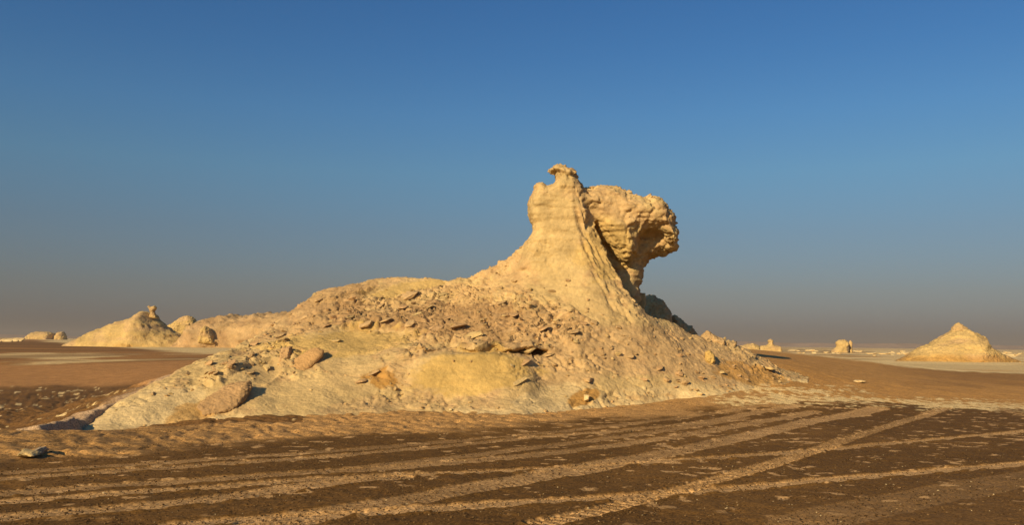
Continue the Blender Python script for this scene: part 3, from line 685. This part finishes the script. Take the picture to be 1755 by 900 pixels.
plate('sunken_rock', [(330, 700), (345, 684), (370, 665), (392, 656), (412, 655), (418, 668), (412, 690), (395, 708), (350, 712)], on(370, 705, .0), 0.17, -0.95, 'broad rounded tan slab sunk in sand at the lower left foot of the mound', 'rock slab', np.array([.42, .27, .13]), 9, h=0.025, amp=0.04)
plate('yellow_rock', [(1208, 620), (1209, 604), (1216, 600), (1224, 608), (1226, 620), (1218, 626)], on(1217, 620), 0.16, -0.1, 'bright yellow upright rock on the right slope with a dark shadow beside it', 'rock', YEL*1.05, 10, h=0.015, amp=0.02)

# scattered pieces: named ones from the photograph
place_rock('flat_stone', 1010, 655, (34, 40, 14), 21, 'round flat tan stone at the foot of the slope, below the middle of the mound', 'stone', TAN, flat=1)
place_rock('white_stone', 1004, 686, (18, 22, 14), 22, 'white stone standing in the orange sand patch at the foot of the mound', 'stone', WHT)
place_rock('flat_stone', 1473, 656, (24, 26, 7), 23, 'long flat pale stone alone on the brown sand at the right', 'stone', WHT, spin=-.3, flat=1)
place_rock('flat_stone', 1315, 634, (44, 40, 9), 24, 'long pale slab lying at the far right tip of the mound', 'stone', PALE, spin=-.4, flat=1)
place_rock('pale_stone', 1200, 677, (14, 14, 9), 25, 'pale stone with a dark shadow at the right foot of the mound', 'stone', WHT)
place_rock('pale_stone', 1254, 688, (13, 16, 9), 26, 'lone pale stone on brown sand just left of the white gravel strip', 'stone', WHT)
place_rock('foreground_stone', 46, 784, (48, 90, 20), 27, 'low pale yellow crusty stone in the left foreground, beside the grey broken one', 'stone', PALE, rough=.12, spin=.4)
place_rock('foreground_stone', 66, 779, (26, 60, 22), 28, 'grey broken stone at the left foreground casting a long dark shadow', 'stone', np.array([.38, .30, .2]), rough=.15, spin=.2, flat=0)
place_rock('dark_stone', 1080, 741, (11, 12, 5), 29, 'small dark stone lying between the tyre tracks', 'stone', BRN*0.3)
place_rock('pale_stone', 772, 704, (9, 12, 6), 30, 'small pale stone at the sand edge under the smooth yellow wall', 'stone', WHT)
place_rock('dark_stone', 724, 700, (8, 10, 4), 31, 'small dark stone at the sand edge under the orange patch', 'stone', BRN*0.5)

# slabs jutting from the rubble of the mound
rn = random.Random(5)
def where(a, b):
    if a > 1180: return 'on the right flank near the bright yellow rock'
    if a > 1075: return 'on the right flank below the head of the formation'
    if a > 960: return 'on the slope straight below the neck' if b < 600 else 'near the foot below the neck'
    if a > 880: return 'left of the smooth neck, over the end of the ledge' if b < 595 else 'at the right end of the smooth yellow wall'
    if a > 780: return 'high under the left foot of the neck' if b < 535 else 'just above the right half of the long ledge'
    if a > 680: return 'near the crest, over the middle of the mound' if b < 535 else 'just above the left half of the long ledge' if b < 596 else 'in front of the smooth yellow wall'
    if a > 560: return 'in the brown rubble of the left crest' if b < 560 else 'near the orange sand patch'
    if a > 470: return 'in the rubble on the left shoulder' if b < 590 else 'beside the tilted oval slab'
    return 'along the outer left edge of the mound' if b < 655 else 'by the sunken slab at the left foot'
slab_src = [rock_mesh('jutting_rock', 700+k, (1, 0.8, 0.28), 16, 2, 0.06, [TAN, BRN*1.2, PALE][k % 3], 1) for k in range(6)]
stone_src = [rock_mesh('loose_stone', 720+k, (1, 0.85, 0.7), 13, 1, 0.07, [TAN, BRN*1.3, PALE, TAN*0.9][k % 4], 0) for k in range(8)]
def in_any(px, py, regs): return any(ell(px, py, *a) < 1 for a in regs)
slabs_at = [(700, 556, 30), (745, 566, 44), (712, 540, 26), (660, 550, 30), (785, 560, 40), (830, 548, 34), (625, 556, 32), (690, 527, 22), (735, 528, 22), (860, 520, 30), (880, 540, 26), (905, 600, 40),
            (700, 505, 50), (930, 565, 30), (455, 632, 28), (430, 640, 22), (395, 625, 26), (575, 585, 26), (640, 640, 30), (618, 655, 26), (890, 655, 38), (940, 610, 26), (560, 560, 30), (600, 545, 26), (520, 545, 26),
            (1130, 632, 22), (1235, 640, 20), (985, 570, 22), (1000, 555, 20), (980, 545, 18), (650, 525, 28), (770, 545, 26), (810, 577, 44), (480, 575, 30), (435, 590, 26), (760, 505, 22), (545, 515, 24), (900, 622, 30), (420, 680, 16), (370, 640, 18)]
for k, (a, b, s) in enumerate(slabs_at):
    p, n = cast(a, b); sc = s*p[1]/FPX/2
    o = bpy.data.objects.new('jutting_rock', slab_src[k % 6]); C.objects.link(o)
    o.scale = (sc, sc*rn.uniform(.8, 1.2), sc*rn.uniform(.7, 1.2)); o.location = Vector(p)+Vector((0, 0, .02))
    o.rotation_euler = (Matrix.Rotation(rn.uniform(-.5, -.15), 3, 'Y') @ Matrix.Rotation(rn.uniform(.1, .5), 3, 'X') @ Matrix.Rotation(rn.uniform(0, 6.28), 3, 'Z')).to_euler()
    tag(o, '%s %s slab jutting out %s' % ('broad' if s >= 36 else 'mid-sized' if s >= 26 else 'small', ['tan', 'brown', 'pale'][k % 3], where(a, b)), 'rock slab', 'slabs jutting from the mound')
REG = [(560, 530, 110, 35, -18), (800, 540, 200, 50, 0), (940, 520, 80, 60, 10), (980, 600, 120, 60, 0), (1150, 620, 150, 45, 12), (450, 610, 90, 25, -25), (330, 650, 80, 18, -28), (1200, 650, 100, 25, 0)]
cnt = 0
while cnt < 170:
    a, b, rx_, ry_, ro = rn.choice(REG); t_ = rn.uniform(0, 6.28); q_ = math.sqrt(rn.random())
    ex, ey = rx_*q_*math.cos(t_), ry_*q_*math.sin(t_); c_, s_ = math.cos(R(ro)), math.sin(R(ro))
    a, b = a+ex*c_-ey*s_, b+ex*s_+ey*c_; p, n = cast(a, b)
    if p[1] > 33: continue
    sc = rn.uniform(.05, .10)*(1.6 if rn.random() < .12 else 1)
    o = bpy.data.objects.new('loose_stone', stone_src[cnt % 8]); C.objects.link(o)
    o.scale = (sc*rn.uniform(.8, 1.4), sc, sc*rn.uniform(.6, 1)); o.location = Vector(p)+Vector((0, 0, sc*.15))
    o.rotation_euler = (rn.uniform(-.5, .5), rn.uniform(-.5, .5), rn.uniform(0, 6.28))
    tag(o, '%s %s loose stone %s' % ('larger' if sc > .1 else 'fist-sized' if sc > .072 else 'tiny', ['tan', 'brown', 'pale', 'dull tan'][cnt % 4], where(a, b)), 'stone', 'loose stones on the mound'); cnt += 1
# scree too fine to count, one object
def ico_scatter(name, pts, sizes, colf, seed):
    bm = bmesh.new(); bmesh.ops.create_icosphere(bm, subdivisions=1, radius=1); v0 = np.array([v.co for v in bm.verts]); f0 = np.array([[v.index for v in f.verts] for f in bm.faces]); bm.free()
    rs = np.random.RandomState(seed); n = len(pts); nv = len(v0)
    def rotm():
        q = rs.normal(size=(n, 4)); q /= np.linalg.norm(q, axis=1, keepdims=True); a, b, c, d = q.T
        return np.stack([1-2*(c*c+d*d), 2*(b*c-a*d), 2*(b*d+a*c), 2*(b*c+a*d), 1-2*(b*b+d*d), 2*(c*d-a*b), 2*(b*d-a*c), 2*(c*d+a*b), 1-2*(b*b+c*c)], 1).reshape(n, 3, 3)
    base = v0[None]*rs.uniform(.65, 1.25, (n, nv, 1))*rs.uniform(.6, 1.3, (n, 1, 3))
    W = np.einsum('nij,nvj->nvi', rotm(), base); W[:, :, 2] *= 0.75
    W = W*sizes[:, None, None]+pts[:, None, :]
    Fc = (f0[None]+np.arange(n)[:, None, None]*nv).reshape(-1, 3)
    col = np.repeat(colf(rs, n), nv, 0)
    return mesh_np(name, W.reshape(-1, 3), Fc, M_ROCK, col, smooth=False)
rs = np.random.RandomState(11)
tv = V[tris]; ar = np.linalg.norm(np.cross(tv[:, 1]-tv[:, 0], tv[:, 2]-tv[:, 0]), axis=1)
tn = np.cross(tv[:, 1]-tv[:, 0], tv[:, 2]-tv[:, 0])/np.maximum(ar[:, None], 1e-9)
wt = ar*(0.08+rub[tris[:, 0]])*(tn[:, 2] > 0.25)*(tv[:, 0, 1] < 29.5)*(0.25+patch[tris[:, 0]]); wt /= wt.sum()
pick = rs.choice(len(tris), 3400, p=wt); bc_ = rs.dirichlet((1, 1, 1), len(pick)); pts = (tv[pick]*bc_[:, :, None]).sum(1)
sz = np.exp(rs.normal(math.log(.018), .65, len(pts))).clip(.008, .09)
def cf(rs, n):
    t = rs.random((n, 1)); return (PALE[None]*(1-t)+BRN[None]*1.2*t)*rs.uniform(.8, 1.15, (n, 1))
sc_ = link('scree', ico_scatter('scree', pts, sz, cf, 12)); tag(sc_, 'fine scree and chips strewn over the slopes of the big formation', 'scree', kind='stuff')
# pebbles of the dark gravel plain
n = 42000
th = rs.uniform(-R(33), R(33), n); rr = np.exp(rs.uniform(math.log(7.2), math.log(24), n)); X_, Y_ = rr*np.sin(th), rr*np.cos(th)
Z_ = G0(X_, Y_); pts = np.stack([X_, Y_, Z_+0.004], 1); sz = np.exp(rs.normal(math.log(.006), .4, n)).clip(.003, .012)
def cg(rs, n):
    t = rs.random((n, 1)); c = np.where(t < .66, np.array([[.09, .05, .02]]), np.where(t < .975, np.array([[.20, .12, .048]]), np.array([[.5, .38, .2]]))); return c*rs.uniform(.7, 1.2, (n, 1))
pb = link('gravel', ico_scatter('gravel', pts, sz, cg, 13)); tag(pb, 'dark and pale pebbles covering the gravel plain in the foreground', 'gravel', kind='stuff')

# ------------------------------------------------------------------ far formations
def empty(name, loc, label, cat, group=None):
    o = bpy.data.objects.new(name, None); C.objects.link(o); o.location = loc; bpy.context.view_layer.update(); return tag(o, label, cat, group)
YL = 220
def far_thing(name, label, cat, parts, Y, group=None):
    if len(parts) == 1:
        nm, pts, dy, T, kw = parts[0]
        return plate(name, pts, Y+dy, T, kw.pop('tilt', 0), label, cat, kw.pop('col', far_col(len(label))), mat=M_FAR, group=group, **kw)
    b = P(parts[0][1][0][0], 600, Y); e = empty(name, (0, 0, 0), label, cat, group)
    for nm, pts, dy, T, kw in parts:
        plate(nm, pts, Y+dy, T, kw.pop('tilt', 0), None, None, kw.pop('col', far_col(len(nm)*7)), mat=M_FAR, parent=e, **kw)
    return e
far_thing('distant_formation', 'distant pale mound at the left with a small pinnacle on its top', 'rock formation', [
    ('mound', [(80, 640), (112, 594), (140, 580), (170, 565), (203, 553), (226, 547), (240, 536), (250, 532), (262, 537), (268, 546), (280, 555), (292, 564), (310, 574), (340, 592), (370, 640)], 0, 10, dict(Rr=9.0, seed=31, amp=.55, strata=2.2, cells=34)),
    ('pinnacle', [(254, 546), (258, 537), (255, 529), (253, 526), (256, 524), (259, 526), (262, 525), (266, 524), (269, 528), (265, 534), (270, 546)], -2, 0.8, dict(Rr=.6, seed=32, amp=.1)),
    ], YL)
far_thing('distant_boulder', 'distant rounded boulder between the pinnacled left mound and the low ridge', 'boulder', [
    ('boulder', [(280, 600), (284, 562), (300, 550), (312, 543), (325, 541), (333, 546), (337, 554), (334, 562), (336, 600)], 17, 2.0, dict(Rr=1.5, seed=33, amp=.25))], YL)
far_thing('distant_ridge', 'low distant rubbly ridge running behind the left shoulder of the big formation', 'rock formation', [
    ('ridge', [(270, 640), (320, 578), (340, 556), (370, 547), (395, 541), (401, 539), (408, 543), (430, 542), (450, 538), (460, 536), (468, 538), (500, 535), (560, 545), (600, 640)], 8, 14, dict(Rr=7.0, seed=34, amp=1.0, cells=44, col=far_col(5, TAN, BRN)))], YL-10)
far_thing('distant_rock', 'small pyramid-shaped rock before the distant left ridge', 'boulder', [
    ('rock', [(340, 590), (342, 574), (346, 563), (352, 558), (360, 564), (366, 575), (368, 590)], 0, 1.6, dict(Rr=.9, seed=35, amp=.15))], YL-15)
far_thing('distant_rock', 'long flat-topped yellow rock far off at the left horizon', 'rock', [
    ('rock', [(42, 605), (48, 577), (54, 571), (62, 569), (85, 569), (92, 572), (96, 605)], 0, 10, dict(Rr=4.5, seed=36, amp=.8))], 900)
far_thing('distant_rock', 'small trapezoid rock far off, between the flat-topped rock and the left mound', 'rock', [
    ('rock', [(92, 605), (95, 577), (99, 571), (102, 569), (109, 569), (113, 576), (116, 605)], 0, 6, dict(Rr=3.6, seed=37, amp=.6))], 900)
YR = 175
def terr(V):
    c = far_col(8)(V); zf = (V[:, 2]-V[:, 2].min())/(V[:, 2].max()-V[:, 2].min())
    b_ = sst(.38, .44, zf+.04*fbm(V[:, 0]*.3, V[:, 1]*.3, V[:, 2]*.3, 3, 9))*(1-sst(.5, .62, zf+.05*fbm(V[:, 0]*.3, V[:, 1]*.3, V[:, 2]*.3, 3, 19)))
    return mixc(mixc(c, WHT, (1-sst(.2, .36, zf))*.8), ORG*.95, b_*.7)
far_thing('distant_formation', 'distant pyramid-shaped yellow mound with a knob on top, at the right', 'rock formation', [
    ('mound', [(1440, 665), (1500, 632), (1540, 617), (1560, 606), (1580, 594), (1594, 589), (1604, 584), (1618, 577), (1630, 569), (1652, 563), (1662, 569), (1676, 575), (1683, 580), (1682, 586), (1690, 593), (1708, 604), (1738, 617), (1770, 628), (1820, 665)], 0, 9, dict(Rr=9.0, seed=41, amp=.3, h=.2, col=terr, strata=1.7, cells=40)),
    ('knob', [(1618, 584), (1630, 570), (1633, 560), (1637, 557), (1641, 553), (1647, 556), (1655, 561), (1672, 580)], 0, 1.6, dict(Rr=1.2, seed=42, amp=.15))], YR)
far_thing('distant_rock', 'round-headed yellow rock far off on the right flats, the larger of a pair', 'rock', [
    ('rock', [(1420, 625), (1426, 600), (1434, 594), (1432, 587), (1438, 583), (1446, 582), (1452, 585), (1455, 591), (1452, 596), (1458, 625)], 0, 3.2, dict(Rr=2.2, seed=43, amp=.25, cells=9))], 450)
far_thing('distant_rock', 'slim yellow pillar far off on the right flats, the smaller of a pair', 'rock', [
    ('rock', [(1452, 625), (1455, 596), (1454, 588), (1457, 583), (1461, 587), (1460, 596), (1466, 625)], 2, 1.3, dict(Rr=1.1, seed=44, amp=.12, cells=6))], 450)
far_thing('distant_rock', 'knobbed pillar with low shoulders on the right horizon beside the big mound', 'rock', [
    ('rock', [(1290, 620), (1304, 593), (1315, 592), (1318, 588), (1315, 584), (1320, 581), (1325, 584), (1324, 589), (1328, 592), (1338, 594), (1344, 620)], 0, 2.8, dict(Rr=1.6, seed=45, amp=.2))], 480)
far_thing('distant_rock', 'low humped rock on the right horizon just behind the tip of the mound', 'rock', [
    ('rock', [(1250, 620), (1268, 593), (1280, 590), (1290, 589), (1300, 593), (1308, 620)], 0, 5, dict(Rr=2.6, seed=46, amp=.35))], 470)
far_src = [rock_mesh('low_rock', 800+k, (1, 1, .55), 13, 2, .1, WHT*0.95, 0, M_FAR) for k in range(5)]
for k in range(90):
    if k < 70: a = rn.uniform(1300, 1760)
    else: a = rn.uniform(-5, 48) if k < 84 else rn.uniform(1690, 1760)
    Yd = rn.uniform(300, 620); x_ = (a-CX)/FPX*Yd; g = float(G0(np.array([x_]), np.array([float(Yd)]))[0])
    o = bpy.data.objects.new('low_rock', far_src[k % 5]); C.objects.link(o)
    s = rn.uniform(.5, 1.3)*Yd/300*(1.5 if a < 60 else 1); o.scale = (s*rn.uniform(1, 2.5), s, s*rn.uniform(.7, 1.2)); o.location = (x_, Yd, g+.1*s); o.rotation_euler = (0, 0, rn.uniform(-.4, .4))
    side = a < 60
    spot = 'left of the flat-topped rock on the left horizon' if side else 'beside the knobbed pillar on the right horizon' if a < 1370 else 'left of the round-headed rock on the right flats' if a < 1430 else 'between the slim pillar and the cone hill' if a < 1560 else 'behind the cone hill' if a < 1690 else 'right of the cone hill at the picture edge'
    tag(o, '%s low whitish rock %s' % ('wider' if s*Yd > 0 and o.scale[0] > 2.4 else 'tiny', spot), 'rock', 'low rocks on the left horizon' if side else 'low rocks on the right flats')
# far escarpment
def hills():
    n = 400; X = np.linspace(-3500, 5200, n); hgt = 16+16*fbm(X*0.0016, 0*X, 0*X, 4, 900)
    hgt = hgt*np.interp(X, [-3500, 0, 900, 1800, 2600, 5200], [.6, .8, 1.25, 1.1, .8, .9])
    rows = [(-160, 0), (-60, .45), (-20, .95), (60, 1), (500, .9)]
    V = []
    for dy, f in rows:
        V.append(np.stack([X, 4000+dy+120*vn(X*.004, 0*X, 0*X, 6), hgt*f-1-2*(f == 0)], 1))
    V = np.concatenate(V); Q = [[r*n+i, r*n+i+1, (r+1)*n+i+1, (r+1)*n+i] for r in range(len(rows)-1) for i in range(n-1)]
    return mesh_np('hills', V, np.array(Q), rock_mat('escarpment', (.42, .29, .2), s=.01, bdist=5))
tag(link('hills', hills()), kind='structure')

# dusty air
def haze():
    bm = bmesh.new(); bmesh.ops.create_cube(bm, size=1); me = bpy.data.meshes.new('haze'); bm.to_mesh(me); bm.free()
    o = link('haze', me); o.scale = (19000, 19000, 75); o.location = (0, 0, 75/2-3)
    mt = bpy.data.materials.new('dusty_air'); mt.use_nodes = True; nt = mt.node_tree; nt.nodes.clear()
    ou = nt.nodes.new('ShaderNodeOutputMaterial'); v = nt.nodes.new('ShaderNodeVolumePrincipled'); nt.links.new(v.outputs[0], ou.inputs['Volume'])
    v.inputs['Color'].default_value = (.46, .42, .39, 1); v.inputs['Density'].default_value = 0.00022; v.inputs['Anisotropy'].default_value = 0.0
    me.materials.append(mt); tag(o, 'thin dusty air over the desert', 'haze', kind='stuff')
haze()
